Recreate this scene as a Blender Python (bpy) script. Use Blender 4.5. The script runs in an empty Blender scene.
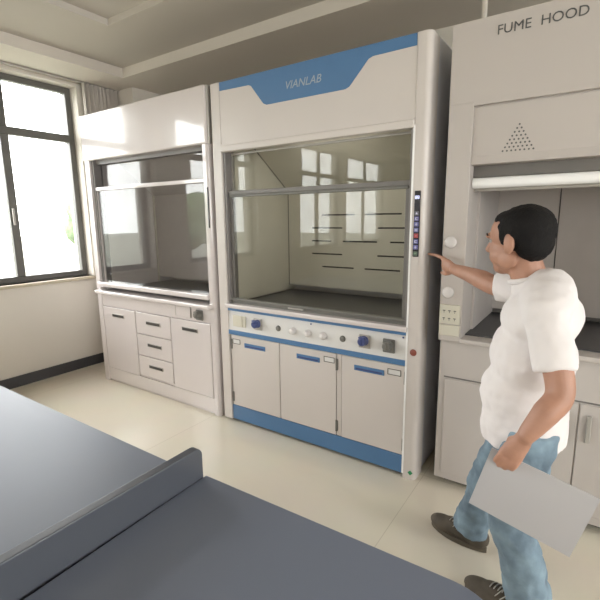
import bpy, bmesh, math, random
from mathutils import Vector, Matrix, Euler
random.seed(4)
PI = math.pi
S = bpy.context.scene
COL = S.collection

# ---------------------------------------------------------------- camera
cam_d = bpy.data.cameras.new('camera')
cam = bpy.data.objects.new('camera', cam_d); COL.objects.link(cam)
S.camera = cam
CP = Vector((2.19935, -2.21906, 1.47623)); YAW, PITCH, ROLL, FPX = 0.599122, 0.184073, -0.011647, 435.747
F = Vector((-math.sin(YAW)*math.cos(PITCH), math.cos(YAW)*math.cos(PITCH), -math.sin(PITCH)))
R0 = Vector((math.cos(YAW), math.sin(YAW), 0)); U0 = R0.cross(F)
Rv = math.cos(ROLL)*R0+math.sin(ROLL)*U0; Uv = -math.sin(ROLL)*R0+math.cos(ROLL)*U0
M = Matrix.Identity(4)
for i in range(3):
    M[i][0] = Rv[i]; M[i][1] = Uv[i]; M[i][2] = -F[i]; M[i][3] = CP[i]
cam.matrix_world = M
cam_d.sensor_width = 36; cam_d.lens = FPX/600*36; cam_d.shift_x = 0.0025
cam_d.clip_start = 0.02; cam_d.clip_end = 300

# ---------------------------------------------------------------- world, light, exposure
S.view_settings.view_transform = 'Standard'; S.view_settings.look = 'None'
S.view_settings.gamma = 1; S.view_settings.use_curve_mapping = False
S.view_settings.exposure = 1.25
WORLD_STRENGTH = 7.0
w = bpy.data.worlds.new('overcast_sky'); S.world = w; w.use_nodes = True
nt = w.node_tree; nt.nodes.clear()
out = nt.nodes.new('ShaderNodeOutputWorld'); bg = nt.nodes.new('ShaderNodeBackground')
tc = nt.nodes.new('ShaderNodeTexCoord'); sp = nt.nodes.new('ShaderNodeSeparateXYZ'); cr = nt.nodes.new('ShaderNodeValToRGB')
nt.links.new(tc.outputs['Generated'], sp.inputs[0]); nt.links.new(sp.outputs['Z'], cr.inputs[0])
cr.color_ramp.elements[0].position = 0.0; cr.color_ramp.elements[0].color = (0.84, 0.83, 0.83, 1)
cr.color_ramp.elements[1].position = 0.5; cr.color_ramp.elements[1].color = (1.0, 0.965, 0.975, 1)
nt.links.new(cr.outputs[0], bg.inputs[0]); bg.inputs[1].default_value = WORLD_STRENGTH
nt.links.new(bg.outputs[0], out.inputs[0])
WX = -2.05                                   # left wall plane
WINS = [(-0.98, 0.28), (-2.87, -1.5), (-5.5, -4.0), (-7.75, -5.65)]
SILL, WTOP, TRANS = 0.93, 2.74, 2.27
for i, (a, b) in enumerate(WINS):            # sky portals in the window openings
    l = bpy.data.lights.new('window_sky_portal', 'AREA'); l.shape = 'RECTANGLE'
    l.size = WTOP-SILL; l.size_y = b-a; l.cycles.is_portal = True
    o = bpy.data.objects.new('window_sky_portal', l); COL.objects.link(o)
    o.location = (WX-0.24, (a+b)/2, (SILL+WTOP)/2); o.rotation_euler = (0, -PI/2, 0)
for a, b in [(-7.6, -5.2), (-4.4, -2.0), (-1.2, 0.6)]:  # portals for the added right-wall windows
    l = bpy.data.lights.new('window_sky_portal', 'AREA'); l.shape = 'RECTANGLE'
    l.size = WTOP-SILL; l.size_y = b-a; l.cycles.is_portal = True
    o = bpy.data.objects.new('window_sky_portal', l); COL.objects.link(o)
    o.location = (6.2+0.24, (a+b)/2, (SILL+WTOP)/2); o.rotation_euler = (0, PI/2, 0)
try:
    S.cycles.max_bounces = 12; S.cycles.transparent_max_bounces = 24; S.cycles.diffuse_bounces = 6; S.cycles.glossy_bounces = 6
    S.cycles.sample_clamp_indirect = 6; S.cycles.caustics_reflective = False; S.cycles.caustics_refractive = False
except Exception: pass

# ---------------------------------------------------------------- materials
def mat(name, col, rough=0.5, metal=0.0, spec=0.5, noise=0.0, nscale=8, bump=0.0, bscale=60, coat=0.0, emit=None, es=0, col2=None):
    m = bpy.data.materials.new(name); m.use_nodes = True
    n = m.node_tree; b = n.nodes['Principled BSDF']
    c = (*col, 1)
    b.inputs['Base Color'].default_value = c
    b.inputs['Roughness'].default_value = rough; b.inputs['Metallic'].default_value = metal
    b.inputs['Specular IOR Level'].default_value = spec; b.inputs['Coat Weight'].default_value = coat
    b.inputs['Coat Roughness'].default_value = 0.06
    if emit: b.inputs['Emission Color'].default_value = (*emit, 1); b.inputs['Emission Strength'].default_value = es
    t = n.nodes.new('ShaderNodeTexCoord')
    if noise > 0 or col2:
        x = n.nodes.new('ShaderNodeTexNoise'); x.inputs['Scale'].default_value = nscale; x.inputs['Detail'].default_value = 4
        r = n.nodes.new('ShaderNodeValToRGB')
        k = col2 if col2 else tuple(v*(1-noise) for v in col)
        r.color_ramp.elements[0].position = 0.35; r.color_ramp.elements[0].color = (*k, 1)
        r.color_ramp.elements[1].position = 0.65; r.color_ramp.elements[1].color = c
        n.links.new(t.outputs['Object'], x.inputs[0]); n.links.new(x.outputs[0], r.inputs[0]); n.links.new(r.outputs[0], b.inputs['Base Color'])
    if bump > 0:
        x = n.nodes.new('ShaderNodeTexNoise'); x.inputs['Scale'].default_value = bscale; x.inputs['Detail'].default_value = 3
        u = n.nodes.new('ShaderNodeBump'); u.inputs['Strength'].default_value = bump; u.inputs['Distance'].default_value = 0.004
        n.links.new(t.outputs['Object'], x.inputs[0]); n.links.new(x.outputs[0], u.inputs['Height']); n.links.new(u.outputs[0], b.inputs['Normal'])
    return m
def glass_mat(name, tint, k=1.0):
    m = bpy.data.materials.new(name); m.use_nodes = True
    n = m.node_tree; n.nodes.clear()
    o = n.nodes.new('ShaderNodeOutputMaterial'); mx = n.nodes.new('ShaderNodeMixShader')
    tr = n.nodes.new('ShaderNodeBsdfTransparent'); gl = n.nodes.new('ShaderNodeBsdfGlossy')
    tr.inputs[0].default_value = (*tint, 1); gl.inputs[0].default_value = (1, 1, 1, 1); gl.inputs['Roughness'].default_value = 0.0
    g = n.nodes.new('ShaderNodeNewGeometry'); d = n.nodes.new('ShaderNodeVectorMath'); d.operation = 'DOT_PRODUCT'
    n.links.new(g.outputs['Incoming'], d.inputs[0]); n.links.new(g.outputs['Normal'], d.inputs[1])
    def mt(op, a, b=None, v=None):
        x = n.nodes.new('ShaderNodeMath'); x.operation = op
        if isinstance(a, (int, float)): x.inputs[0].default_value = a
        else: n.links.new(a, x.inputs[0])
        if b is not None:
            if isinstance(b, (int, float)): x.inputs[1].default_value = b
            else: n.links.new(b, x.inputs[1])
        return x.outputs[0]
    ab = mt('ABSOLUTE', d.outputs['Value']); om = mt('SUBTRACT', 1.0, ab); p5 = mt('POWER', om, 5.0)
    f = mt('MULTIPLY', p5, 0.957*k); f = mt('ADD', f, 0.043*k)
    n.links.new(f, mx.inputs[0]); n.links.new(tr.outputs[0], mx.inputs[1]); n.links.new(gl.outputs[0], mx.inputs[2])
    n.links.new(mx.outputs[0], o.inputs[0])
    return m
def floor_mat():
    m = mat('cream_tile', (0.66, 0.61, 0.51), 0.16, spec=0.5)
    n = m.node_tree; b = n.nodes['Principled BSDF']
    t = n.nodes.new('ShaderNodeTexCoord'); mp = n.nodes.new('ShaderNodeMapping'); mp.inputs['Location'].default_value = (-1.49, -0.09, 0)
    br = n.nodes.new('ShaderNodeTexBrick'); br.offset = 0; br.inputs['Scale'].default_value = 1
    br.inputs['Brick Width'].default_value = 1.6; br.inputs['Row Height'].default_value = 1.6
    br.inputs['Mortar Size'].default_value = 0.0022; br.inputs['Mortar Smooth'].default_value = 0.3
    br.inputs['Color1'].default_value = (0.66, 0.61, 0.51, 1); br.inputs['Color2'].default_value = (0.645, 0.595, 0.50, 1)
    br.inputs['Mortar'].default_value = (0.52, 0.47, 0.385, 1)
    n.links.new(t.outputs['Object'], mp.inputs[0]); n.links.new(mp.outputs[0], br.inputs[0])
    no = n.nodes.new('ShaderNodeTexNoise'); no.inputs['Scale'].default_value = 3; no.inputs['Detail'].default_value = 6
    mx = n.nodes.new('ShaderNodeMix'); mx.data_type = 'RGBA'; mx.blend_type = 'MULTIPLY'; mx.inputs[0].default_value = 0.10
    n.links.new(mp.outputs[0], no.inputs[0]); n.links.new(br.outputs[0], mx.inputs[6]); n.links.new(no.outputs[1], mx.inputs[7])
    n.links.new(mx.outputs[2], b.inputs['Base Color'])
    return m
MW = mat('white_powder_coat', (0.61, 0.565, 0.54), 0.30, noise=0.02, nscale=3)
MWG = mat('glossy_white_coat', (0.64, 0.59, 0.585), 0.22, noise=0.02, nscale=3, coat=0.8)
MWR = mat('warm_white_coat', (0.50, 0.46, 0.435), 0.35, noise=0.02, nscale=3)
MPANEL = mat('cool_white_panel', (0.68, 0.67, 0.66), 0.3)
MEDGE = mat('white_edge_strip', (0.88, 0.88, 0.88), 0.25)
MBLUE = mat('blue_coat', (0.08, 0.185, 0.36), 0.35, noise=0.04)
MBLUEG = mat('shade_tinted_side_coat', (0.60, 0.62, 0.68), 0.4)  # blue-grey of the shaded side put into the colour, lightened for the gap
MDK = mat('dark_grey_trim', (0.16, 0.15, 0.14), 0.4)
MGR = mat('mid_grey_jamb', (0.19, 0.175, 0.17), 0.4)
MGAP = mat('dark_gap', (0.05, 0.05, 0.05), 0.7)
MLINE = mat('fume_cupboard_lining', (0.60, 0.575, 0.50), 0.4, noise=0.04)
MLIN2 = mat('grey_lining', (0.54, 0.50, 0.48), 0.45, noise=0.04)
MWORK = mat('dark_ceramic', (0.07, 0.07, 0.075), 0.35, noise=0.1, nscale=20)
MSLOT = mat('black_slot', (0.015, 0.015, 0.015), 0.8)
MHAN = mat('dark_plastic_pull', (0.06, 0.055, 0.055), 0.4)
MALU = mat('grey_aluminium', (0.42, 0.40, 0.37), 0.35, metal=0.4)
MPLUG = mat('ivory_plastic', (0.60, 0.57, 0.48), 0.4)
MKNOB = mat('white_plastic_knob', (0.66, 0.63, 0.62), 0.25)
MBSOC = mat('blue_socket_plastic', (0.05, 0.07, 0.20), 0.35)
MGSOC = mat('grey_socket_plastic', (0.15, 0.145, 0.13), 0.45)
MBLK = mat('black_plastic', (0.012, 0.012, 0.018), 0.25)
MRED = mat('red_enamel', (0.25, 0.07, 0.05), 0.4)
MGRN = mat('green_sticker', (0.03, 0.25, 0.10), 0.5)
MTXT = mat('grey_lettering', (0.10, 0.10, 0.10), 0.5)
MTXW = mat('pale_lettering', (0.35, 0.40, 0.46), 0.5)
MGLASS = glass_mat('sash_glass', (0.88, 0.88, 0.86), 0.50)
MGLASL = glass_mat('smoked_sash_glass', (0.88, 0.88, 0.88), 0.75)
MWGL = glass_mat('window_glass', (0.93, 0.95, 0.94), 1.0)
MFLOOR = floor_mat()
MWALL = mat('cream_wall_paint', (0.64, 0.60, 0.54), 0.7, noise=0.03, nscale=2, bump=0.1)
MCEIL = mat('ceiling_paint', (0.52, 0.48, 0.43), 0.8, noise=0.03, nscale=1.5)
MBEAM = mat('beam_paint', (0.62, 0.57, 0.51), 0.75)
MBASEB = mat('dark_skirting_tile', (0.045, 0.045, 0.05), 0.2)
MWFR = mat('dark_window_frame', (0.11, 0.105, 0.095), 0.4)
MSILL = mat('beige_stone_sill', (0.52, 0.45, 0.34), 0.4, noise=0.15, nscale=25)
MCURT = mat('grey_curtain', (0.50, 0.46, 0.42), 0.9, bump=0.3, bscale=120)
MBENCH = mat('slate_blue_resin_top', (0.15, 0.172, 0.23), 0.5, noise=0.03, nscale=4, bump=0.02, bscale=300)
MBEDGE = mat('slate_grey_edge', (0.068, 0.074, 0.09), 0.4)
MSKIN = mat('skin', (0.42, 0.22, 0.15), 0.5, noise=0.12, nscale=18, bump=0.12, bscale=150)
MHAIR = mat('black_hair', (0.010, 0.009, 0.009), 0.75, spec=0.15, bump=0.9, bscale=160)
MSHIRT = mat('white_cotton', (0.72, 0.68, 0.68), 0.85, bump=0.25, bscale=40)
MJEAN = mat('light_blue_denim', (0.22, 0.31, 0.38), 0.9, col2=(0.12, 0.17, 0.22), nscale=9, bump=0.3, bscale=80)
MSHOE = mat('brown_suede', (0.10, 0.082, 0.062), 0.8, noise=0.25, nscale=20, bump=0.3)
MSOLE = mat('dark_rubber_sole', (0.09, 0.075, 0.055), 0.7)
MPAPER = mat('white_paper', (0.46, 0.455, 0.475), 0.5)
MEYE = mat('eye_white', (0.30, 0.26, 0.24), 0.3)
MGROUND = mat('lawn', (0.27, 0.28, 0.23), 0.9, noise=0.4, nscale=1)
MLEAF = mat('tree_leaves', (0.14, 0.20, 0.10), 0.9, noise=0.5, nscale=6)
MTRUNK = mat('bark', (0.10, 0.07, 0.05), 0.9)
MBROWN = mat('brown_wood_veneer', (0.17, 0.075, 0.04), 0.4, noise=0.3, nscale=12)

# ---------------------------------------------------------------- mesh helpers (everything in world metres)
def wloc(o):
    v = Vector((0, 0, 0))
    while o is not None: v += o.location; o = o.parent
    return v
def obj(name, bm, m, parent=None, label=None, smooth=False, loc=None):
    """bm holds world coordinates; the object origin goes to loc (or its parent's origin)"""
    me = bpy.data.meshes.new(name)
    org = Vector(loc) if loc is not None else (wloc(parent) if parent else Vector((0, 0, 0)))
    bmesh.ops.translate(bm, verts=bm.verts, vec=-org)
    bmesh.ops.recalc_face_normals(bm, faces=bm.faces)
    if smooth:
        for f in bm.faces: f.smooth = True
    bm.to_mesh(me); bm.free()
    me.materials.append(m)
    o = bpy.data.objects.new(name, me); COL.objects.link(o)
    o.location = org-(wloc(parent) if parent else Vector((0, 0, 0)))
    if parent: o.parent = parent
    if label: o['label'] = label
    return o
def thing(name, label, cat, loc, group=None):
    o = bpy.data.objects.new(name, None); COL.objects.link(o); o.empty_display_size = 0.05
    o.location = loc; o['label'] = label; o['category'] = cat
    if group: o['group'] = group
    return o
def tag(o, label, cat, group=None):
    o['label'] = label; o['category'] = cat
    if group: o['group'] = group
    return o
def struct(name, bm, m, parent=None):
    o = obj(name, bm, m, parent)
    if not parent: o['kind'] = 'structure'
    return o
def nb(): return bmesh.new()
def box(bm, x0, x1, y0, y1, z0, z1, bev=0.0, seg=2):
    g = bmesh.ops.create_cube(bm, size=1)
    vs = g['verts']
    for v in vs:
        v.co.x = x0 if v.co.x < 0 else x1; v.co.y = y0 if v.co.y < 0 else y1; v.co.z = z0 if v.co.z < 0 else z1
    if bev > 0:
        es = set(e for v in vs for e in v.link_edges)
        bmesh.ops.bevel(bm, geom=list(es), offset=bev, segments=seg, profile=0.5, affect='EDGES')
    return bm
def bx(*a, **k): return box(nb(), *a, **k)
def prism(bm, pts, axis, a, b):
    """extrude a closed outline; pts are the two other axes in xyz order"""
    def mk(p, t):
        if axis == 0: return Vector((t, p[0], p[1]))
        if axis == 1: return Vector((p[0], t, p[1]))
        return Vector((p[0], p[1], t))
    A = [bm.verts.new(mk(p, a)) for p in pts]; B = [bm.verts.new(mk(p, b)) for p in pts]
    bm.faces.new(A); bm.faces.new(B[::-1]); n = len(pts)
    for i in range(n): bm.faces.new((A[i], A[(i+1) % n], B[(i+1) % n], B[i]))
    return bm
def rrect(x0, x1, y0, y1, rs, n=6):
    """rounded rectangle outline, rs = radii at (x0y0, x1y0, x1y1, x0y1)"""
    pts = []
    for (cx, cy, r, a0) in ((x0+rs[0], y0+rs[0], rs[0], PI), (x1-rs[1], y0+rs[1], rs[1], 1.5*PI), (x1-rs[2], y1-rs[2], rs[2], 0), (x0+rs[3], y1-rs[3], rs[3], PI/2)):
        if r < 1e-6: pts.append((cx, cy)); continue
        for i in range(n+1):
            a = a0+PI/2*i/n; pts.append((cx+r*math.cos(a), cy+r*math.sin(a)))
    return pts
def cyl(bm, p0, p1, r, seg=24, r2=None, cap=0.0):
    p0 = Vector(p0); p1 = Vector(p1); d = p1-p0; L = d.length
    q = d.to_track_quat('Z', 'Y').to_matrix().to_4x4()
    g = bmesh.ops.create_cone(bm, cap_ends=True, segments=seg, radius1=r, radius2=r if r2 is None else r2, depth=L)
    bmesh.ops.transform(bm, matrix=Matrix.Translation((p0+p1)/2) @ q, verts=g['verts'])
    return bm
def lathe(bm, prof, c, ax, seg=28):
    """prof: (radius, distance along ax)"""
    ax = Vector(ax).normalized(); q = ax.to_track_quat('Z', 'Y')
    rings = []
    for r, t in prof:
        if r < 1e-6: rings.append([bm.verts.new(Vector(c)+ax*t)])
        else: rings.append([bm.verts.new(Vector(c)+q @ Vector((r*math.cos(2*PI*i/seg), r*math.sin(2*PI*i/seg), t))) for i in range(seg)])
    for A, B in zip(rings, rings[1:]):
        for i in range(seg):
            j = (i+1) % seg
            if len(A) == 1 and len(B) == 1: continue
            if len(A) == 1: bm.faces.new((A[0], B[j], B[i]))
            elif len(B) == 1: bm.faces.new((A[i], A[j], B[0]))
            else: bm.faces.new((A[i], A[j], B[j], B[i]))
    return bm
def ell(bm, c, r, rot=None, seg=24):
    g = bmesh.ops.create_uvsphere(bm, u_segments=seg, v_segments=seg//2, radius=1)
    m = Matrix.Translation(c) @ (rot.to_4x4() if rot else Matrix.Identity(4)) @ Matrix.Diagonal((*r, 1))
    bmesh.ops.transform(bm, matrix=m, verts=g['verts']); return bm
def tube(bm, pts, rad, seg=16, flat=None, caps=True, n_sub=6):
    """smooth tapering tube through pts; flat=(axis vector, factor) squashes the section along an axis"""
    P = [Vector(p) for p in pts]; out = []
    n = len(P)
    for i in range(n-1):
        a = P[max(i-1, 0)]; b = P[i]; c = P[i+1]; d = P[min(i+2, n-1)]
        for k in range(n_sub):
            t = k/n_sub
            out.append((0.5*((2*b)+(c-a)*t+(2*a-5*b+4*c-d)*t*t+(3*b-a-3*c+d)*t**3), rad[i]*(1-t)+rad[i+1]*t))
    out.append((P[-1], rad[-1]))
    rings = []
    prev = None
    for i, (p, r) in enumerate(out):
        d = (out[min(i+1, len(out)-1)][0]-out[max(i-1, 0)][0]).normalized()
        if prev is None:
            x = d.orthogonal().normalized()
        else: x = (prev-d*prev.dot(d)).normalized()
        prev = x; y = d.cross(x)
        ring = []
        for k in range(seg):
            a = 2*PI*k/seg; v = x*math.cos(a)*r+y*math.sin(a)*r
            if flat: ax = Vector(flat[0]).normalized(); v -= ax*v.dot(ax)*(1-flat[1])
            ring.append(bm.verts.new(p+v))
        rings.append(ring)
    for A, B in zip(rings, rings[1:]):
        for i in range(seg): bm.faces.new((A[i], A[(i+1) % seg], B[(i+1) % seg], B[i]))
    bm.faces.new(rings[0][::-1]); bm.faces.new(rings[-1])
    if caps:
        ell(bm, out[0][0], (out[0][1]*.99,)*3, seg=16) if not flat else None
        ell(bm, out[-1][0], (out[-1][1]*.99,)*3, seg=16) if not flat else None
    return bm
def mods(o, voxel=None, smooth=0, sub=0, disp=None):
    if voxel:
        m = o.modifiers.new('remesh', 'REMESH'); m.mode = 'VOXEL'; m.voxel_size = voxel; m.use_smooth_shade = True
    if smooth:
        m = o.modifiers.new('smooth', 'SMOOTH'); m.iterations = smooth; m.factor = 0.5
    if disp:
        t = bpy.data.textures.new('folds', 'CLOUDS'); t.noise_scale = disp[1]; t.noise_depth = 1
        m = o.modifiers.new('folds', 'DISPLACE'); m.texture = t; m.strength = disp[0]; m.mid_level = 0.5; m.texture_coords = 'LOCAL'
        m2 = o.modifiers.new('smooth_folds', 'SMOOTH'); m2.iterations = 2; m2.factor = 0.5
def text_bm(body, size, shear=0.0, depth=0.0012, bold=0.0):
    c = bpy.data.curves.new('t', 'FONT'); c.body = body; c.size = size; c.shear = shear; c.extrude = depth; c.resolution_u = 3; c.offset = bold
    o = bpy.data.objects.new('t', c); COL.objects.link(o)
    dg = bpy.context.evaluated_depsgraph_get(); dg.update()
    me = bpy.data.meshes.new_from_object(o.evaluated_get(dg))
    bm = nb(); bm.from_mesh(me); bpy.data.objects.remove(o); bpy.data.meshes.remove(me)
    return bm

# ---------------------------------------------------------------- setting
YB, YF, XR = 1.12, -8.6, 6.2         # wall behind the cupboards, wall behind the camera, right wall
struct('floor', bx(WX-0.3, XR+.2, YF-.2, YB+.2, -0.12, 0), MFLOOR)
# ceiling with a shallow raised tray
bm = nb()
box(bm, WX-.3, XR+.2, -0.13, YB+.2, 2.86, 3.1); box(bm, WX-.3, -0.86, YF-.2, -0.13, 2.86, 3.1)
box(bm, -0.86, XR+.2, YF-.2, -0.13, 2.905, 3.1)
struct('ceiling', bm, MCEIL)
struct('wall_back', bx(WX-.3, XR+.2, YB, YB+.2, 0, 2.86), MWALL)
struct('wall_front', bx(WX-.3, XR+.2, YF-.2, YF, 0, 2.905), MWALL)
ADDED_RWINS = [(-7.6, -5.2), (-4.4, -2.0), (-1.2, 0.6)]  # unseen windows, added in the right wall to brighten the room
bm = nb()
box(bm, XR, XR+.3, YF, YB, 0, SILL); box(bm, XR, XR+.3, YF, YB, WTOP, 2.905)
edges = [YF]+[v for a, b in ADDED_RWINS for v in (a, b)]+[YB]
for i in range(0, len(edges), 2): box(bm, XR, XR+.3, edges[i], edges[i+1], SILL, WTOP)
struct('wall_right', bm, MWALL)
bm = nb()
box(bm, WX-.3, WX, YF, YB, 0, SILL); box(bm, WX-.3, WX, YF, YB, WTOP, 2.86)
edges = [YF]+[v for a, b in sorted(WINS) for v in (a, b)]+[YB]
for i in range(0, len(edges), 2): box(bm, WX-.3, WX, edges[i], edges[i+1], SILL, WTOP)
struct('wall_left', bm, MWALL)
struct('trim_1', bx(WX, -1.57, YF, YB, 2.775, 2.86), MBEAM)                      # beam along the window wall
struct('trim_2', bx(-1.57, XR, 0.465, YB, 2.775, 2.86), MBEAM)                   # beam over the cupboards
struct('trim_3', bx(WX, -1.74, 0.68, YB, 0, 2.775), MWALL)                       # corner column
struct('baseboard_left', bx(WX, WX+.012, YF, 0.68, 0, 0.10), MBASEB)
struct('baseboard_back', bx(-1.74, XR, YB-.012, YB, 0, 0.10), MBASEB)
struct('baseboard_front', bx(WX, XR, YF, YF+.012, 0, 0.10), MBASEB)
struct('baseboard_right', bx(XR-.012, XR, YF, YB, 0, 0.10), MBASEB)
for i, (a, b, xc) in enumerate([(a, b, WX-.14) for a, b in sorted(WINS, reverse=True)]+[(a, b, XR+.14) for a, b in ADDED_RWINS]):  # the right-wall windows are unseen additions for brightness
    t = 0.055; mid = (a+b)/2
    bm = nb()
    box(bm, xc-.03, xc+.03, a, a+t, SILL, WTOP, .004); box(bm, xc-.03, xc+.03, b-t, b, SILL, WTOP, .004)
    box(bm, xc-.03, xc+.03, a+t, b-t, SILL, SILL+t, .004); box(bm, xc-.03, xc+.03, a+t, b-t, WTOP-t, WTOP, .004)
    box(bm, xc-.03, xc+.03, a+t, b-t, TRANS-.035, TRANS+.035, .004)
    box(bm, xc-.026, xc+.026, mid-.035, mid+.035, SILL+t, TRANS-.035, .004); box(bm, xc-.026, xc+.026, mid-.03, mid+.03, TRANS+.035, WTOP-t, .004)
    fr = struct('window_%d' % (i+1), bm, MWFR)
    bm = nb()
    for y0, y1 in ((a+t, mid-.03), (mid+.03, b-t)):
        for z0, z1 in ((SILL+t, TRANS-.035), (TRANS+.035, WTOP-t)):
            box(bm, xc-.003, xc+.003, y0, y1, z0, z1)
    obj('window_glass', bm, MWGL, fr)
    obj('window_sill', bx(xc+.03 if xc < 0 else XR-.035, WX+.035 if xc < 0 else xc-.03, a-.03, b+.03, SILL-.03, SILL, .005), MSILL, fr)
    sg = 1 if xc < 0 else -1
    bm = nb(); box(bm, min(xc+sg*.028, xc+sg*.045), max(xc+sg*.028, xc+sg*.045), mid-.02, mid+.0, 1.45, 1.60, .004)
    obj('window_handle', bm, MALU, fr)
# outside: lawn and trees seen through the windows
struct('ground', bx(-60, WX-.31, -50, 50, -0.6, -0.45), MGROUND)
for i, (x, y, h, r) in enumerate([(-16, 9, 2.6, 2.2), (-14, 1.5, 2.2, 1.8), (-17, -6, 2.8, 2.2), (-15, -13, 2.4, 2.0)]):
    lab = ['round leafy tree outside, beyond the window nearest the cupboards', 'small leafy tree outside, second from the cupboard end of the lawn',
           'broad leafy tree outside, beyond the second and third windows', 'leafy tree outside, farthest along the lawn from the cupboards'][i]
    t = thing('tree', lab, 'tree', (x, y, -.45))
    obj('trunk', tube(nb(), [(x, y, -.45), (x+.1, y, .4), (x, y+.1, 1.2)], [.16, .12, .09]), MTRUNK, t, smooth=True)
    bm = nb()
    for k in range(26):
        a = random.random()*2*PI; q = random.random()
        ell(bm, (x+math.cos(a)*r*.6*q, y+math.sin(a)*r*.6*q, h*.45+random.uniform(-.3, .9)*h*.45), (r*.42*random.uniform(.7, 1.1),)*3, seg=12)
    f = obj('foliage', bm, MLEAF, t, smooth=True)

# curtain beside the nearest window
bm = nb()
n = 60; A = []; B = []
for i in range(n+1):
    y = 0.29+0.37*i/n; x = WX+0.085+0.028*math.sin(i*PI/3.4)+0.008*math.sin(i*1.7)
    A.append((x, y)); B.append((x+.004, y))
prism(bm, A+B[::-1], 2, 0.25, 2.76)
cu = tag(obj('curtain', bm, MCURT), 'grey pleated curtain hanging beside the window in the far left corner', 'curtain')
bm = cyl(nb(), (WX+.085, -1.2, 2.765), (WX+.085, 0.67, 2.765), .009)
obj('curtain_rail', bm, MALU, cu)

# ---------------------------------------------------------------- shared pieces of the fume cupboards
def recessed_pull(bm_, x0, x1, z0, z1, y): return box(bm_, x0, x1, y-.004, y+.001, z0, z1, .0015)
def label_holder(x0, x1, z0, z1, y, parent):
    bm = nb(); t = .004
    box(bm, x0, x1, y-.003, y, z0, z0+t); box(bm, x0, x1, y-.003, y, z1-t, z1)
    box(bm, x0, x0+t, y-.003, y, z0+t, z1-t); box(bm, x1-t, x1, y-.003, y, z0+t, z1-t)
    h = obj('label_holder', bm, MGSOC, parent)
    obj('card', bx(x0+t, x1-t, y-.001, y, z0+t, z1-t), MPANEL, h)
def hinge(x, z, y, parent):
    bm = cyl(nb(), (x, y-.005, z-.036), (x, y-.005, z+.036), .0065, 12); box(bm, x-.009, x+.009, y-.002, y+.001, z-.034, z+.034)
    obj('hinge', bm, MGSOC, parent)
def rotary_socket(x, z, y, m, parent, label, face=True):
    """flanged industrial socket with a round sprung lid"""
    bm = box(nb(), x-.036, x+.036, y-.012, y, z-.04, z+.04, .006)
    for sx in (-.028, .028):
        for sz in (-.032, .032): cyl(bm, (x+sx, y-.014, z+sz), (x+sx, y-.011, z+sz), .004, 10)
    s = obj('socket', bm, MALU if m is MBSOC else m, parent, label)
    bm = lathe(nb(), [(0, .045), (.018, .045), (.024, .039), (.026, .012), (.029, .008), (.029, 0)], (x, y-.01, z+.006), (0, -1, 0))
    box(bm, x-.020, x+.020, y-.05, y-.02, z+.024, z+.034, .003); box(bm, x-.006, x+.006, y-.058, y-.05, z-.012, z+.022, .002)
    obj('socket_lid', bm, m, s)
    return s
def knob(x, z, y, r, parent, m=None):
    bm = lathe(nb(), [(0, .03), (r*.55, .03), (r*.72, .026), (r*.8, .012), (r*.98, .008), (r, .003), (r, 0)], (x, y, z), (0, -1, 0))
    k = obj('knob', bm, m or MKNOB, parent, smooth=True)
    return k
def pane(x0, x1, y, z0, z1): return bx(x0, x1, y-.003, y+.003, z0, z1)

# ================================================================ MAIN FUME CUPBOARD
X0, X1 = -0.01, 1.466
mh = thing('fume_hood', 'white fume hood with blue header band and blue kick plate, in the middle', 'fume hood', (0.74, 0.0, 0))
L0, L1 = 0.075, 1.395         # between posts
obj('side_post', prism(nb(), rrect(X0, L0, 0.0, 0.12, (.018, .004, 0, 0)), 2, 0.02, 2.35), MW, mh)
# right post: broad rounded corner, bottom edge rounded too
bm = prism(nb(), rrect(L1, X1, 0.0, 0.12, (.006, .030, 0, 0), 10), 2, 0.0, 2.35)
o = obj('side_post', bm, MW, mh)
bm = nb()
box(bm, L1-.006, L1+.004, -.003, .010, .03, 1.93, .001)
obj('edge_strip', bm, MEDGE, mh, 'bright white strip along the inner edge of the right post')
obj('side_panel', bx(X0+.002, X0+.03, .12, .85, 0.03, 2.35), MW, mh)
obj('side_panel', bx(X1-.03, X1-.001, .12, .85, 0.03, 2.35), MBLUEG, mh, 'right side panel with blue-grey shade in its colour')
obj('back_panel', bx(X0+.03, X1-.03, .83, .85, 0.03, 2.35), MW, mh)
obj('top_panel', bx(X0+.03, X1-.03, .12, .83, 2.33, 2.35), MW, mh)
for x in (0.03, X1-.045):
    for y in (.06, .78): obj('foot', lathe(nb(), [(0, 0), (.022, 0), (.022, .012), (.008, .014), (.008, .035)], (x, y, 0), (0, 0, 1), 16), MGAP, mh)
hd = obj('header_panel', bx(L0, L1, 0.006, .04, 1.955, 2.35, .003), MW, mh)
# blue header artwork: a thin applied sheet
poly = [(0.078, 2.3495), (0.078, 2.298), (0.325, 2.293), (0.345, 2.284), (0.438, 2.17), (0.462, 2.159), (1.0, 2.159), (1.025, 2.168), (1.135, 2.283), (1.16, 2.292), (1.392, 2.294), (1.392, 2.3495)]
obj('header_band', prism(nb(), poly, 1, 0.0035, 0.0065), MBLUE, hd, 'blue angular band on the header')
bm = text_bm('VIANLAB', 0.062, shear=0.25)
bmesh.ops.transform(bm, matrix=Matrix.Translation((0.60, 0.0035, 2.222)) @ Matrix.Rotation(PI/2, 4, 'X'), verts=bm.verts)
obj('header_lettering', bm, MTXW, hd, 'pale slanted lettering on the blue band')
# opening surround
bm = nb(); box(bm, L0, L1, -0.012, .03, 1.915, 1.957, .008, 3)
box(bm, L0, L1, -.002, .02, 1.957, 1.966)
obj('opening_lip', bm, MW, mh)
for a, b in ((L0, L0+.022), (L1-.022, L1)): obj('sash_track', bx(a, b, 0.012, .10, .90, 1.92, .002), MGR, mh)
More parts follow.
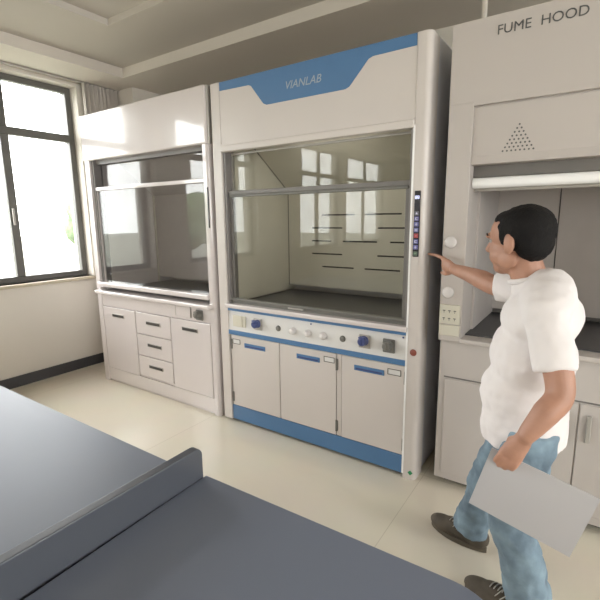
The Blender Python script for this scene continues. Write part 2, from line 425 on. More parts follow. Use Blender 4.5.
# fixed upper pane and sliding sash
box_ = nb(); box(box_, L0+.022, L0+.034, 0.07, .085, 1.655, 1.915); box(box_, L1-.034, L1-.022, 0.07, .085, 1.655, 1.915); box(box_, L0+.034, L1-.034, .07, .085, 1.903, 1.915)
obj('fixed_frame', box_, MALU, mh)
obj('upper_pane', pane(L0+.034, L1-.034, .078, 1.66, 1.903), MGLASS, mh)
bm = nb(); box(bm, L0+.022, L0+.048, .035, .055, .925, 1.65, .002); box(bm, L1-.048, L1-.022, .035, .055, .925, 1.65, .002)
box(bm, L0+.02, L1-.02, .028, .060, 1.640, 1.668, .004)
sash = obj('sash_frame', bm, MDK, mh)
bm = nb(); box(bm, L0+.03, L1-.03, .026, .045, 1.624, 1.640, .003)
obj('sash_rail', bm, MGSOC, sash)
bm = nb(); box(bm, L0+.005, L1-.012, .018, .055, .915, .932, .004); box(bm, L0+.02, L1-.02, .03, .055, .895, .915, .002)
obj('sash_handle', bm, MGSOC, sash)
obj('sash_pane', pane(L0+.048, L1-.048, .045, .932, 1.64), MGLASS, sash)
bm = nb(); box(bm, .585, .70, .02, .032, .905, .918, .002)
obj('latch', bm, MALU, sash)
# interior
IX0, IX1, IY = 0.10, 1.39, .72
obj('lining_side', bx(IX0-.012, IX0, .10, .80, .90, 2.0), MLINE, mh)
obj('lining_side', bx(IX1, IX1+.012, .10, .80, .90, 2.0), MLINE, mh)
bm = nb(); prism(bm, [(IY, .94), (IY+.01, .94), (IY+.01, 1.70), (.27, 2.02), (.262, 2.01), (IY, 1.695)], 0, IX0, IX1)
baf = obj('baffle', bm, MLINE, mh, 'pale slotted baffle at the back of the chamber')
bm = nb(); prism(bm, [(IY-.002, .94), (IY+.001, .94), (IY+.001, 1.695), (.2645, 2.012), (.260, 2.006), (IY-.002, 1.692)], 0, IX0, IX0+.007)
obj('baffle_seam', bm, MGSOC, baf, 'dark seam along the left edge of the baffle')
bm = nb()
for z, segs in ((1.503, [(.425, .70), (.79, 1.065)]), (1.405, [(.33, .60), (.89, 1.16)]), (1.305, [(.33, .505), (.605, .885), (.985, 1.16)]),
                (1.205, [(.33, .60), (.89, 1.16)]), (1.105, [(.425, .70), (.79, 1.065)])):
    for a, b in segs: box(bm, a, b, IY-.0015, IY+.002, z-.0055, z+.0055, .001)
obj('baffle_slots', bm, MSLOT, baf)
obj('lining_top', bx(IX0, IX1, .10, .28, 2.0, 2.012), MLINE, mh)
obj('rear_plate', bx(IX0, IX1, .80, .81, .90, 2.0), MLIN2, mh)
bm = nb(); box(bm, L0, L1, .06, .80, .868, .888, .003)
obj('work_surface', bm, MWORK, mh)
bm = nb(); box(bm, L0-.01, L1, -.02, .075, .866, .896, .007, 3)
obj('front_sill', bm, MWG, mh)
obj('airfoil_recess', bx(L0, L1, .0, .04, .846, .866), MBLUE, mh, 'blue line under the front sill')  # plain blue strip below the sill
hl = obj('added_fill_lamp', bx(.40, 1.08, .12, .20, 1.975, 2.0, .006), MKNOB, mh)  # unseen lamp, added to brighten the chamber
obj('fill_lamp_diffuser', bx(.42, 1.06, .13, .19, 1.965, 1.975, .003), mat('fill_lamp_glow', (.8, .8, .75), .4, emit=(1, .95, .86), es=1.0), hl)
ld = bpy.data.lights.new('chamber_fill_light', 'AREA'); ld.shape = 'RECTANGLE'; ld.size = .6; ld.size_y = .06; ld.energy = 1.1; ld.color = (1, .96, .86)  # fill light of the added lamp
lo = bpy.data.objects.new('chamber_fill_light', ld); COL.objects.link(lo); lo.location = (.74, .16, 1.962); lo.rotation_euler = (.35, 0, 0)
# base cabinet
bc = obj('base_cabinet', bx(L0, L1, .03, .82, .13, .866), MW, mh)
cp = obj('control_panel', prism(nb(), [(.004, .703), (.03, .703), (.03, .846), (.014, .846)], 0, L0, L1), MPANEL, mh)
obj('control_panel_band', bx(L0, L1, 0.0, .03, .672, .704, .002), MBLUE, cp, 'blue band under the control panel')
PY = .009
bm = nb(); box(bm, .12, .205, PY-.010, PY, .735, .815, .003); obj('socket_plate', bm, MPLUG, cp, 'ivory double socket plate')
bm = nb(); box(bm, .207, .235, PY-.008, PY, .735, .815, .003); obj('switch_plate', bm, MPLUG, cp)
rotary_socket(.345, .775, PY, MBSOC, cp, 'blue round-lidded socket')
for x in (.515, .995):
    lathe_bm = lathe(nb(), [(0, .009), (.012, .009), (.018, .006), (.020, 0)], (x, PY, .768), (0, -1, 0), 20)
    obj('indicator', lathe_bm, MGSOC, cp, smooth=True)
for x in (.635, .750, .862): knob(x, .768, PY, .025, cp)
for x, z in ((.77, .83), (.75, .715), (.11, .72), (1.37, .83), (1.37, .72)): obj('panel_screw', cyl(nb(), (x, PY-.002, z), (x, PY+.002, z), .005, 10), MBSOC, cp)
rotary_socket(1.14, .775, PY, MBSOC, cp, 'blue round-lidded socket')
rotary_socket(1.29, .772, PY, MGSOC, cp, 'grey round-lidded socket')
doors = [(.090, .517, 'l'), (.523, .951, 'r'), (.990, 1.385, 'r')]
for i, (a, b, side) in enumerate(doors):
    d = obj('door', bx(a, b, .008, .03, .135, .667, .003), MW, mh, loc=(a, .03, .135))
    hx = [(.215, .40), (.66, .835), (1.075, 1.265)][i]
    ph = obj('door_pull', recessed_pull(nb(), hx[0], hx[1], .590, .622, .008), MBLUE, d, 'blue recessed door pull')
    obj('pull_recess', bx(hx[0]+.012, hx[1]-.012, .0025, .005, .597, .607), MBSOC, ph)
    lx = [(.105, .175), (.865, .94), (1.285, 1.365)][i]
    label_holder(lx[0], lx[1], .604, .64, .008, d)
    hxx = a+.004 if side == 'l' else b+.004
    hinge(hxx, .60, .012, d); hinge(hxx, .20, .012, d)
obj('mullion', bx(.955, .986, .012, .03, .135, .667, .002), MW, mh)
obj('kick_plate', bx(L0, L1, .012, .04, .02, .13, .002), MBLUE, mh, 'blue kick plate along the floor')
# touch panel on the right post
tp = obj('display_panel', bx(1.409, 1.441, -.006, .002, 1.275, 1.61, .003), MBLK, mh, 'narrow black touch control strip')
bm = nb()
def digit8(x, z, w_, h_):
    t = .0022
    for zz in (z, z+h_/2, z+h_): box(bm, x, x+w_, -.0075, -.006, zz-t/2, zz+t/2)
    for xx in (x, x+w_): box(bm, xx-t/2, xx+t/2, -.0075, -.006, z, z+h_)
digit8(1.415, 1.570, .007, .014); digit8(1.427, 1.570, .007, .014)
obj('display_digits', bm, mat('lit_digits', (.5, .5, .7), .4, emit=(.65, .7, 1), es=.6), tp)
cols = [(.10, .10, .12), (.12, .11, .30), (.12, .12, .34), (.12, .12, .34), (.35, .04, .05), (.10, .11, .32), (.13, .13, .36), (.08, .12, .09)]
zz = [1.497, 1.470, 1.442, 1.413, 1.384, 1.354, 1.325, 1.292]
for i, (c, z) in enumerate(zip(cols, zz)):
    b = obj('button', bx(1.414, 1.436, -.0085, -.005, z-.011, z+.011, .001), mat('button_colour_%d' % i, c, .3), tp)
    bm = nb(); x = 1.425; y0, y1 = -.0098, -.0084
    if i == 0: prism(bm, [(x-.006, z-.005), (x+.006, z-.005), (x, z+.007)], 1, y0, y1)
    elif i in (1, 5): box(bm, x-.006, x+.006, y0, y1, z+.003, z+.006); box(bm, x-.006, x+.006, y0, y1, z-.006, z-.003); box(bm, x-.006, x-.003, y0, y1, z-.003, z+.003)
    elif i in (2, 6): box(bm, x-.006, x+.006, y0, y1, z-.0015, z+.0015); box(bm, x-.0015, x+.0015, y0, y1, z-.007, z+.007)
    elif i == 3: box(bm, x-.006, x-.002, y0, y1, z-.006, z+.006); box(bm, x+.002, x+.006, y0, y1, z-.006, z+.006)
    elif i == 4: cyl(bm, (x, y0, z), (x, y1, z), .005, 16)
    else: box(bm, x-.005, x+.005, y0, y1, z-.001, z+.003)
    obj('button_symbol', bm, mat('symbol_white_%d' % i, (.6, .6, .75) if i not in (4, 7) else ((.5, .15, .15) if i == 4 else (.2, .3, .2)), .5), b)
bm = lathe(nb(), [(0, .006), (.014, .005), (.018, .003), (.019, 0)], (1.432, .0, .757), (0, -1, 0))
obj('round_badge', bm, MRED, mh, 'small red-brown round badge on the right post', smooth=True)
bm = nb(); prism(bm, [(1.425, .045), (1.440, .060), (1.455, .045), (1.440, .030)], 1, -.0012, .001)
obj('sticker', bm, MGRN, mh, 'small green diamond sticker at the foot of the right post')

# ================================================================ LEFT FUME CUPBOARD
A0, A1 = -1.575, -0.07
lh = thing('fume_hood', 'all-white fume hood with three drawers, by the window wall on the left', 'fume hood', (-.82, 0, 0))
P0, P1 = -1.505, -.125
obj('side_post', prism(nb(), rrect(A0, P0, 0.0, .12, (.012, .004, 0, 0)), 2, 0.0, 2.0), MWG, lh)
obj('side_post', prism(nb(), rrect(P1, A1, 0.0, .12, (.004, .022, 0, 0)), 2, 0.0, 2.0), MWG, lh)
obj('side_panel', bx(A0+.002, A0+.03, .12, .85, .02, 2.36), MWG, lh)
obj('side_panel', bx(A1-.03, A1-.002, .12, .85, .02, 2.36), MWG, lh)
obj('back_panel', bx(A0+.03, A1-.03, .83, .85, .02, 2.36), MWG, lh)
bm = nb(); box(bm, A0, A1, -.012, .06, 1.985, 2.36, .012, 4)
obj('header_panel', bm, MWG, lh)
obj('corner_cap', prism(nb(), rrect(A1-.035, A1+.012, 0.002, .12, (.003, .018, 0, 0)), 2, 1.99, 2.358), MALU, lh, 'grey corner trim of the header')
obj('top_panel', bx(A0+.03, A1-.036, .06, .83, 2.34, 2.36), MWG, lh)
bm = nb(); box(bm, P0, P0+.03, .02, .10, .885, 1.985, .002); box(bm, P1-.018, P1, .02, .10, .885, 1.985, .002); box(bm, P0+.028, P1-.016, .05, .10, 1.955, 1.985)
obj('sash_track', bm, MGR, lh)
obj('upper_pane', pane(P0+.03, P1-.018, .085, 1.75, 1.955), MGLASL, lh)
bm = nb(); box(bm, P0+.012, P0+.035, .03, .05, .93, 1.75, .003); box(bm, P1-.022, P1-.002, .03, .05, .93, 1.75, .003)
box(bm, P0+.012, P1-.002, .022, .055, 1.735, 1.765, .005)
ls = obj('sash_frame', bm, MWG, lh)
obj('sash_pane', pane(P0+.035, P1-.022, .04, .93, 1.735), MGLASL, ls)
bm = nb(); box(bm, P0-.01, P1+.005, -.022, .05, .900, .940, .009, 3); obj('sash_handle', bm, MWG, ls)
# interior
J0, J1, JY = -1.47, -.14, .62
obj('lining_side', bx(J0-.012, J0, .10, .80, .87, 2.0), MLIN2, lh)
obj('lining_side', bx(J1, J1+.01, .10, .80, .87, 2.0), MLIN2, lh)
bm = nb(); prism(bm, [(JY, .92), (JY+.01, .92), (JY+.01, 1.72), (.27, 2.0), (.262, 1.99), (JY, 1.715)], 0, J0, J1)
lb = obj('baffle', bm, MLIN2, lh)
obj('corner_strip', bx(J0, J0+.012, JY-.014, JY, .87, 1.715), MPLUG, lh, 'pale vertical strip in the chamber corner')
obj('rear_plate', bx(J0, J1, .80, .81, .87, 2.0), MLIN2, lh)
obj('work_surface', bx(P0, P1, .055, .80, .845, .862, .003), MWORK, lh)
obj('front_sill', bx(P0-.035, P1+.03, -.045, .06, .835, .866, .008, 3), MWG, lh)
bm = nb(); box(bm, P0, P1, .02, .82, .0, .835); obj('base_cabinet', bm, MWG, lh)
fp = obj('fascia_panel', bx(P0, P1, .004, .02, .722, .835, .002), MWG, lh)
bm = nb(); box(bm, -.50, -.335, -.003, .004, .742, .825, .003); obj('socket_cover', bm, MWG, fp)
for a in (-.503, -.337): obj('socket_cover_edge', bx(a, a+.006, -.005, .004, .742, .825, .001), MALU, fp)
rotary_socket(-.235, .775, .004, MGSOC, fp, 'grey round-lidded socket')
def pull(x0, x1, z0, z1, y, par):
    h = obj('pull', bx(x0, x1, y-.005, y+.001, z0, z1, .0015), MALU, par, 'dark recessed pull')
    obj('pull_recess', bx(x0+.005, x1-.005, y-.0065, y-.004, z0+.005, z1-.005), MHAN, h)
for a, b, hx in ((-1.498, -1.035, (-1.36, -1.19)), (-.575, -.132, (-.44, -.265))):
    d = obj('door', bx(a, b, 0.0, .02, .135, .716, .005), MWG, lh)
    pull(hx[0], hx[1], .630, .662, 0.0, d)
for z0, z1 in ((.530, .716), (.338, .522), (.150, .330)):
    d = obj('drawer', bx(-1.025, -.585, 0.0, .02, z0, z1, .005), MWG, lh)
    m_ = (z0+z1)/2+.012; pull(-.885, -.705, m_-.016, m_+.016, 0.0, d)
obj('kick_plate', bx(P0, P1, .006, .02, .02, .131, .002), MWG, lh)
obj('display_panel', bx(-.092, -.082, -.004, .004, 1.42, 1.70, .002), MBLK, lh, 'thin dark control strip on the right post')

lh.location.x += .02

# ================================================================ RIGHT FUME CUPBOARD
B0, B1 = 1.553, 2.85
rh = thing('fume_hood', 'plain off-white fume hood lettered FUME HOOD, behind the person on the right', 'fume hood', (2.2, .03, 0))
Q0, Q1 = 1.665, 2.73
for a, b in ((B0, Q0), (Q1, B1)):
    obj('side_post', bx(a, b, .03, .235, .842, 2.0, .002), MWR, rh)
obj('header_panel', prism(nb(), [(B0, 2.35), (B0, 2.0), (Q0, 2.0), (Q0, 1.985), (Q1, 1.985), (Q1, 2.0), (B1, 2.0), (B1, 2.35)], 1, .03, .12), MWR, rh)
bm = nb(); prism(bm, [(.034, 1.72), (.12, 1.72), (.12, 1.985), (.052, 1.985), (.046, 1.975), (.046, 1.76), ], 0, Q0+.001, Q1-.001)
ap = obj('header_flap', bm, MWR, rh)
bm = nb()
for r in range(8):
    for k in range(8-r):
        x = 1.800+r*.009+k*.018
        lathe(bm, [(0, .0012), (.0040, .0012), (.0043, 0)], (x, .046, 1.772+r*.0158), (0, -1, 0), 10)
obj('vent_holes', bm, MTXT, ap, 'triangle of small dark round holes')
for wd, x in (('FUME', 1.745), ('HOOD', 1.915)):
    bm = text_bm(wd, 0.056)
    bmesh.ops.transform(bm, matrix=Matrix.Translation((x, .0295, 2.268)) @ Matrix.Rotation(PI/2, 4, 'X'), verts=bm.verts)
    obj('header_lettering', bm, MTXT, rh, 'grey capitals reading '+wd)
obj('side_panel', bx(B0+.002, B0+.03, .12, .88, .04, 2.35), MKNOB, rh)  # paler than its twin, colour raised to brighten the gap between hoods
obj('side_panel', bx(B1-.03, B1-.002, .12, .88, .04, 2.35), MWR, rh)
obj('back_panel', bx(B0+.03, B1-.03, .86, .88, .04, 2.35), MWR, rh)
obj('top_panel', bx(B0+.03, B1-.03, .12, .86, 2.33, 2.35), MWR, rh)
bm = nb(); box(bm, Q0, Q1, .10, .13, 1.665, 1.72)
obj('sash_slot', bm, MDK, rh)
rs = obj('sash_frame', bx(Q0, Q1, .125, .15, 1.60, 1.99), MALU, rh)
bm = prism(nb(), rrect(.07, .125, 1.612, 1.662, (.02, .01, .01, .02)), 0, Q0+.004, Q1-.004)
obj('sash_handle', bm, MEDGE, rs)
obj('lining_side', bx(Q0, Q0+.012, .235, .86, .87, 2.0), MLIN2, rh)
obj('lining_side', bx(Q1-.012, Q1, .235, .86, .87, 2.0), MLIN2, rh)
bm = nb()
for a, b in ((Q0+.012, 2.0), (2.006, 2.36), (2.366, Q1-.012)): box(bm, a, b, .74, .75, .90, 1.98)
obj('baffle', bm, MLIN2, rh)
obj('rear_plate', bx(Q0, Q1, .78, .79, .87, 1.99), MDK, rh)
obj('work_surface', bx(Q0, Q1, .12, .78, .846, .868, .003), MWORK, rh)
obj('front_sill', bx(Q0-.002, Q1+.002, .022, .13, .838, .862, .006), MWR, rh)
for x, z in ((1.592, 1.352), (1.592, 1.098)):
    bm = lathe(nb(), [(0, .016), (.020, .016), (.027, .012), (.03, .004), (.03, 0)], (x, .03, z), (0, -1, 0))
    obj('knob', bm, MKNOB, rh, smooth=True)
so = obj('socket_plate', bx(1.556, 1.658, .018, .032, .935, 1.035, .003), MPLUG, rh, 'ivory socket plate on the left post')
for x in (1.58, 1.607, 1.634):
    for z in (.965, 1.005):
        bm = nb(); box(bm, x-.006, x+.006, .0165, .019, z-.002, z+.002); box(bm, x-.001, x+.001, .0165, .019, z-.012, z-.002); obj('socket_hole', bm, MTXT, so)
obj('switch_plate', bx(1.556, 1.658, .022, .032, .872, .928, .003), MPLUG, rh)
bs = obj('base_cabinet', bx(1.557, B1-.012, .06, .86, .04, .838, .003), MWR, rh)
for a, b in ((1.592, 2.2), (2.206, 2.80)):
    d = obj('door', bx(a, b, .050, .062, .085, .628, .003), MWR, rh)
    obj('door_pull', bx(b-.05 if a < 2 else a+.03, b-.03 if a < 2 else a+.05, .035, .052, .45, .58, .004), MALU, d)
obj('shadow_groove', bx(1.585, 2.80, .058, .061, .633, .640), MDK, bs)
bm = nb(); box(bm, 1.60, B1-.06, .12, .82, 0, .04); obj('plinth', bm, MGAP, rh)
# exhaust pipe
px = 1.603
pp = tag(obj('exhaust_pipe', cyl(nb(), (px, .40, 2.352), (px, .40, 2.86), .014, 20), MBEAM, smooth=False), 'thin pale pipe rising from the right fume hood to the ceiling', 'pipe')
obj('pipe_collar', lathe(nb(), [(0, .0), (.03, 0), (.03, .008), (.015, .010), (.0, .012)], (px, .40, 2.35), (0, 0, 1)), MALU, pp)

# ================================================================ LAB BENCHES in the foreground
YE = -1.475; ZT = .785
RX = 1.368
def bench_top(x0, x1, r):
    return prism(nb(), rrect(x0, x1, YE-.78, YE, (.005, .005, r, .005), 12), 2, ZT-.028, ZT)
b1 = thing('laboratory_bench', 'slate blue bench with rounded corner in the right foreground', 'lab bench', (1.75, -1.87, 0))
o = obj('benchtop', bench_top(RX, 2.15, .12), MBENCH, b1)
bv = o.modifiers.new('bevel', 'BEVEL'); bv.width = .004; bv.segments = 2; bv.limit_method = 'ANGLE'; bv.angle_limit = .9
b = obj('bench_cabinet', bx(RX+.03, 2.08, YE-.75, YE-.06, .08, ZT-.028), MWR, b1)
obj('plinth', bx(RX+.05, 2.06, YE-.72, YE-.10, 0, .08), MGAP, b1)
for a in (RX+.04, RX+.365):
    d = obj('door', bx(a, a+.31, YE-.062, YE-.042, .10, ZT-.05, .003), MWR, b1)
    obj('door_pull', bx(a+.08, a+.23, YE-.042, YE-.03, ZT-.13, ZT-.11, .003), MALU, d)
b1.location = Vector((1.75, -1.87, 0))+Vector((.006, .020, 0)); b1.rotation_euler = (0, 0, .018)
b2 = thing('laboratory_bench', 'slate blue bench with raised end board in the left foreground', 'lab bench', (.4, -1.87, 0))
o = obj('benchtop', bench_top(-.6, RX-.028, .005), MBENCH, b2)
pts = rrect(YE-.78, YE+.004, ZT-.03, ZT+.088, (0, 0, .022, .01), 6)
o = obj('end_board', prism(nb(), pts, 0, RX-.027, RX-.001), MBEDGE, b2, 'raised rounded board between the two worktops')
bv = o.modifiers.new('bevel', 'BEVEL'); bv.width = .003; bv.segments = 2; bv.limit_method = 'ANGLE'; bv.angle_limit = .9
obj('bench_cabinet', bx(-.57, RX-.05, YE-.75, YE-.06, .08, ZT-.028), MWR, b2)
obj('plinth', bx(-.55, RX-.07, YE-.72, YE-.10, 0, .08), MGAP, b2)
for k in range(4):
    a = -.56+k*.46
    d = obj('door', bx(a, a+.45, YE-.062, YE-.042, .10, ZT-.05, .003), MWR, b2)
    obj('door_pull', bx(a+.14, a+.31, YE-.042, YE-.03, ZT-.13, ZT-.11, .003), MALU, d)

# ================================================================ PERSON
pr = thing('person', 'person in white short-sleeved shirt and jeans pointing at the control strip, holding a white sheet', 'person', (2.0, -.48, 0))
HS = 1.07
HC = Vector((1.962, -.50, 1.395))                 # head centre
fd = Vector((-.90, .43, -.10)).normalized()       # gaze
lf = Vector((0, 0, 1)).cross(fd).normalized()     # his left side
up = fd.cross(lf).normalized()
HR = Matrix((fd, lf, up)).transposed()            # columns: forward, left, up
def H(f, l, u): return HC+HR @ Vector((f, l, u))*HS
def sc(*v): return tuple(k*HS for k in v)
bm = nb()
ell(bm, H(-.014, 0, .024), sc(.096, .076, .082), HR, 32)      # cranium
ell(bm, H(.018, 0, -.035), sc(.072, .062, .080), HR, 32)      # face
ell(bm, H(.046, 0, -.088), sc(.034, .036, .026), HR)          # chin
ell(bm, H(.030, .040, -.050), sc(.040, .026, .034), HR); ell(bm, H(.030, -.040, -.050), sc(.040, .026, .034), HR)   # cheeks
ell(bm, H(.0, .052, -.062), sc(.036, .016, .032), HR); ell(bm, H(.0, -.052, -.062), sc(.036, .016, .032), HR)       # jaw
ell(bm, H(.076, 0, .020), sc(.018, .048, .014), HR)           # brow
tube(bm, [H(.084, 0, .010), H(.096, 0, -.010), H(.104, 0, -.026)], [.008, .010, .013], 14)       # nose
ell(bm, H(.094, .011, -.031), sc(.011, .008, .008), HR, 14); ell(bm, H(.094, -.011, -.031), sc(.011, .008, .008), HR, 14)
ell(bm, H(.084, 0, -.055), sc(.012, .024, .006), HR, 16); ell(bm, H(.082, 0, -.064), sc(.011, .020, .007), HR, 16)  # lips
for s in (1, -1):                                                                          # ears
    ell(bm, H(-.027, s*.079, -.012), sc(.019, .010, .034), HR, 16); ell(bm, H(-.015, s*.074, -.032), sc(.010, .008, .013), HR, 12)
# neck and trunk
tube(bm, [(2.035, -.51, 1.20), (2.01, -.505, 1.27), (1.985, -.50, 1.34)], [.066, .058, .056])
SR = Vector((2.065, -.345, 1.195)); SL = Vector((2.085, -.690, 1.175))
HP = Vector((2.05, -.50, .74))
tube(bm, [SR, (2.06, -.43, 1.205), (2.075, -.52, 1.205), (2.08, -.60, 1.195), SL], [.040, .055, .062, .055, .040])
tube(bm, [(2.07, -.52, 1.16), (2.05, -.51, 1.0), (2.04, -.50, .86), HP], [.09, .105, .105, .10])
# right arm, pointing
ER = Vector((1.865, -.265, 1.190)); WR = Vector((1.655, -.110, 1.233))
tube(bm, [SR, (1.96, -.31, 1.187), ER, (1.80, -.222, 1.208), (1.730, -.17, 1.222), WR], [.038, .044, .041, .042, .033, .0255], 20)
# left arm, hanging and bent to hold the sheet
EL = Vector((2.150, -.770, .955)); WL = Vector((2.078, -.845, .832))
tube(bm, [SL, (2.125, -.735, 1.06), EL, (2.12, -.812, .900), WL], [.038, .044, .040, .038, .026], 20)
# right hand: palm, index pointing at the strip, others curled, thumb below
ax = (Vector((1.560, -.030, 1.262))-WR).normalized()
pal = WR+ax*.062
upv = Vector((0, 0, 1)); sd = ax.cross(upv).normalized(); hv = sd.cross(ax).normalized()    # hv: up the hand
def RHp(a, h, s): return WR+ax*a+hv*h+sd*s
tube(bm, [WR, RHp(.030, 0, 0), RHp(.062, .0, 0), RHp(.085, -.002, 0)], [.024, .028, .032, .027], 16, flat=(sd, .55), caps=False)
ell(bm, RHp(.075, .0, 0), (.030, .016, .030), Matrix((ax, sd, hv)).transposed(), 18)
TIP = Vector((1.4745, .056, 1.288))
I0 = RHp(.082, .020, 0); tube(bm, [RHp(.055, .016, 0), I0, I0.lerp(TIP, .38)+Vector((0, 0, .006)), I0.lerp(TIP, .72)+Vector((0, 0, .005)), TIP], [.0105, .0105, .0092, .0082, .0068], 12)
for k, (h, L) in enumerate(((.004, .034), (-.012, .031), (-.026, .026))):
    b0 = RHp(.080-.004*k, h, 0)
    tube(bm, [b0-ax*.02, b0, b0+ax*L*.75+sd*.004, b0+ax*L*.78+sd*.024, b0+ax*.012+sd*.030], [.0102, .0100, .0092, .0085, .0075], 12)
T0 = RHp(.030, -.018, .008)
tube(bm, [T0, RHp(.055, -.038, .012), RHp(.080, -.050, .010), RHp(.100, -.052, .004)], [.0130, .0118, .0105, .0082], 12)
# left hand closing over the sheet
sx = Vector((-.43, 0, -.90)).normalized()                    # along the hand, down and forward
def LHp(a, b, c): return WL+sx*a+Vector((-.90, 0, .43)).normalized()*b+Vector((0, -1, 0))*c
tube(bm, [WL, LHp(.03, 0, 0), LHp(.062, .002, .004), LHp(.085, .004, .006)], [.023, .029, .034, .030], 16, flat=((0, 1, 0), .55), caps=False)
for k, (b, L) in enumerate(((.026, .058), (.010, .066), (-.007, .062), (-.023, .050))):
    p0 = LHp(.075, b, .006)
    tube(bm, [LHp(.055, b*.8, .004), p0, p0+sx*L*.40+Vector((0, -.008, 0)), p0+sx*L*.75+Vector((0, -.003, 0)), p0+sx*L*.95+Vector((0, .008, 0))], [.0100, .0102, .0094, .0086, .0074], 12)
tube(bm, [LHp(.025, .012, 0), LHp(.052, .022, -.026), LHp(.080, .016, -.044), LHp(.102, .010, -.046)], [.0125, .0118, .0105, .0082], 12)
# legs (under the jeans)
HRt = Vector((2.03, -.415, .74)); HLt = Vector((2.06, -.59, .74))
KR = Vector((1.915, -.375, .42)); KL = Vector((2.035, -.640, .41))
AR = Vector((1.838, -.330, .085)); AL = Vector((2.105, -.625, .085))
tube(bm, [HRt, (1.975, -.39, .58), KR, (1.880, -.35, .27), AR], [.072, .066, .052, .050, .036])
tube(bm, [HLt, (2.045, -.62, .58), KL, (2.075, -.635, .27), AL], [.072, .066, .052, .050, .036])
for A, d in ((AR, Vector((-.97, .20, 0))), (AL, Vector((-.98, .12, 0)))):
    tube(bm, [A, A+d*.03+Vector((0, 0, -.04)), A+d*.09+Vector((0, 0, -.055))], [.034, .028, .016])
body = obj('body', bm, MSKIN, pr); mods(body, voxel=.0042, smooth=3)
# eyes and brows
for s in (1, -1):
    e = obj('eye', ell(nb(), H(.0655, s*.030, .002), sc(.0115, .0120, .0105), HR, 16), MEYE, pr, smooth=True)
    obj('iris', ell(nb(), H(.0765, s*.031, .002), sc(.003, .0055, .0055), HR, 12), MHAIR, e, smooth=True)
    obj('eyebrow', tube(nb(), [H(.088, s*.014, .021), H(.086, s*.032, .026), H(.070, s*.050, .021)], [.003, .004, .0025], 8), MHAIR, pr, smooth=True)
# hair: cap around the back of the skull, cut at the hairline
bm = nb()
ell(bm, H(-.034, 0, .028), sc(.092, .084, .084), HR, 40)
ell(bm, H(-.060, 0, -.005), sc(.056, .073, .070), HR, 32)
ell(bm, H(.002, 0, .066), sc(.064, .064, .036), HR, 24)
ell(bm, H(-.004, .070, .018), sc(.017, .011, .036), HR, 16); ell(bm, H(-.004, -.070, .018), sc(.017, .011, .036), HR, 16)
hair = obj('hair', bm, MHAIR, pr)
mods(hair, voxel=.005, smooth=2, disp=(.006, .02))
# shirt
bm = nb()
tube(bm, [SR+Vector((.01, 0, 0)), (2.062, -.43, 1.212), (2.075, -.52, 1.215), (2.082, -.60, 1.202), SL+Vector((.0, 0, 0))], [.066, .082, .088, .082, .066])
ell(bm, (2.062, -.512, 1.13), (.128, .185, .115)); ell(bm, (2.045, -.512, .98), (.140, .178, .16))
ell(bm, (2.030, -.508, .84), (.148, .178, .15)); 
tube(bm, [(2.035, -.508, .90), (2.033, -.506, .78), (2.036, -.506, .665)], [.165, .170, .165], 32, flat=((1, 0, 0), .86), caps=False)
ell(bm, (2.033, -.506, .73), (.142, .178, .09))
tube(bm, [(2.035, -.512, 1.22), (2.022, -.508, 1.262)], [.078, .068], 20, caps=False)
tube(bm, [SR, (1.99, -.322, 1.195), (1.880, -.275, 1.194)], [.066, .066, .063], 20, caps=False)
tube(bm, [SL, (2.108, -.713, 1.10), (2.132, -.742, 1.01)], [.056, .062, .062], 20, caps=False)
shirt = obj('shirt', bm, MSHIRT, pr); mods(shirt, voxel=.008, smooth=6, disp=(.014, .06))
bm = nb()
c0 = Vector((2.016, -.507, 1.258))
tube(bm, [c0+Vector((.062*math.cos(a), .061*math.sin(a), .004+.016*math.cos(a))) for a in [2*PI*i/14 for i in range(14)]]+[c0+Vector((.062, 0, .020))], [.010]*15, 10, n_sub=2)
obj('collar', bm, MSHIRT, pr, smooth=True)
# jeans
bm = nb()
ell(bm, (2.045, -.503, .735), (.125, .168, .10))
tube(bm, [HRt, (1.985, -.395, .58), KR, (1.884, -.352, .27), AR+Vector((.004, 0, .0))], [.098, .086, .070, .068, .078], 24, caps=False)
tube(bm, [HLt, (2.050, -.615, .58), KL, (2.078, -.637, .27), AL+Vector((.010, 0, .0))], [.098, .086, .074, .073, .080], 24, caps=False)
jeans = obj('jeans', bm, MJEAN, pr); mods(jeans, voxel=.008, smooth=4, disp=(.022, .05))
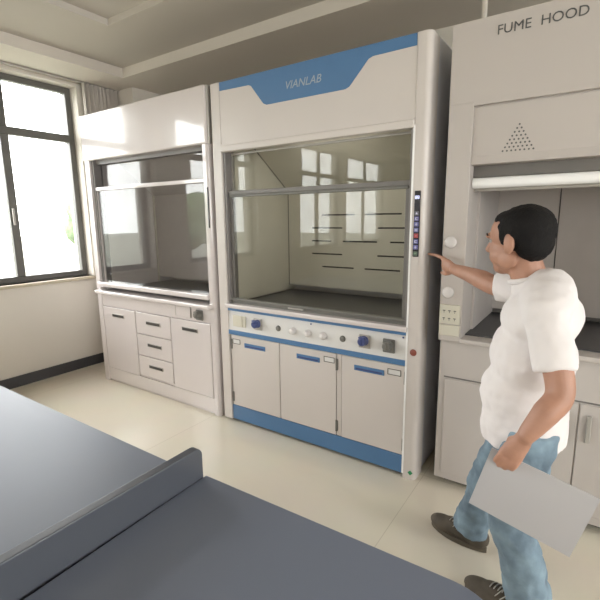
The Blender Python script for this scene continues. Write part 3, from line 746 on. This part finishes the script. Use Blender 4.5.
# shoes
def shoe(A, d, lab):
    s = Vector((-d.y, d.x, 0)); o0 = Vector((A.x, A.y, 0))-d*.045
    R = Matrix((d, s, Vector((0, 0, 1)))).transposed()
    def Q(a, b, c): return o0+R @ Vector((a, b, c))
    bm = nb()
    ell(bm, Q(.195, .004, .040), (.075, .044, .034), R); ell(bm, Q(.135, 0, .048), (.085, .041, .040), R)
    ell(bm, Q(.055, 0, .052), (.065, .036, .050), R); ell(bm, Q(.035, 0, .060), (.048, .036, .050), R)
    sh = obj('shoe', bm, MSHOE, pr, lab); mods(sh, voxel=.005, smooth=4)
    outl = []
    for i in range(40):
        t = 2*PI*i/40; a = .131+.136*math.cos(t); wd = .040+.008*math.cos(t)-.006*math.cos(2*t)
        outl.append(Q(a, wd*math.sin(t), 0))
    bm = nb(); prism(bm, [(p.x, p.y) for p in outl], 2, .002, .024); obj('sole', bm, MSOLE, sh)
    bm = nb()
    for i, a in enumerate((.115, .130, .145, .160)):
        z = .094-.10*(a-.105)
        tube(bm, [Q(a-.006, -.020, z-.006), Q(a, 0, z+.001), Q(a+.006, .020, z-.006)], [.0022]*3, 8, n_sub=3)
    tube(bm, [Q(.11, 0, .096), Q(.10, .025, .094), Q(.12, .042, .072)], [.0018]*3, 8, n_sub=4)
    tube(bm, [Q(.11, 0, .096), Q(.12, .022, .098), Q(.14, .036, .070)], [.0018]*3, 8, n_sub=4)
    obj('shoelace', bm, MALU, sh, smooth=True)
shoe(Vector((1.872, -.335, 0)), Vector((-.972, .235, 0)).normalized(), None); shoe(AL, Vector((-.985, .17, 0)).normalized(), None)

# sheet in the left hand
TLp = Vector((1.983, -.818, .752)); BLp = Vector((1.925, -.818, .535))
e1 = (BLp-TLp).normalized(); yb = Vector((0.05, -1, 0)).normalized(); e2 = e1.cross(yb).normalized()
if e2.x < 0: e2 = -e2
bm = nb(); ny = e1.cross(e2).normalized()
c = [TLp, TLp+e1*.225, TLp+e1*.225+e2*.305, TLp+e2*.305]
A = [bm.verts.new(p+ny*.0015) for p in c]; B = [bm.verts.new(p-ny*.0015) for p in c]
bm.faces.new(A); bm.faces.new(B[::-1])
for i in range(4): bm.faces.new((A[i], A[(i+1) % 4], B[(i+1) % 4], B[i]))
tag(obj('paper_sheet', bm, MPAPER, loc=TLp), "blank white sheet held in the person's lowered left hand", 'paper')
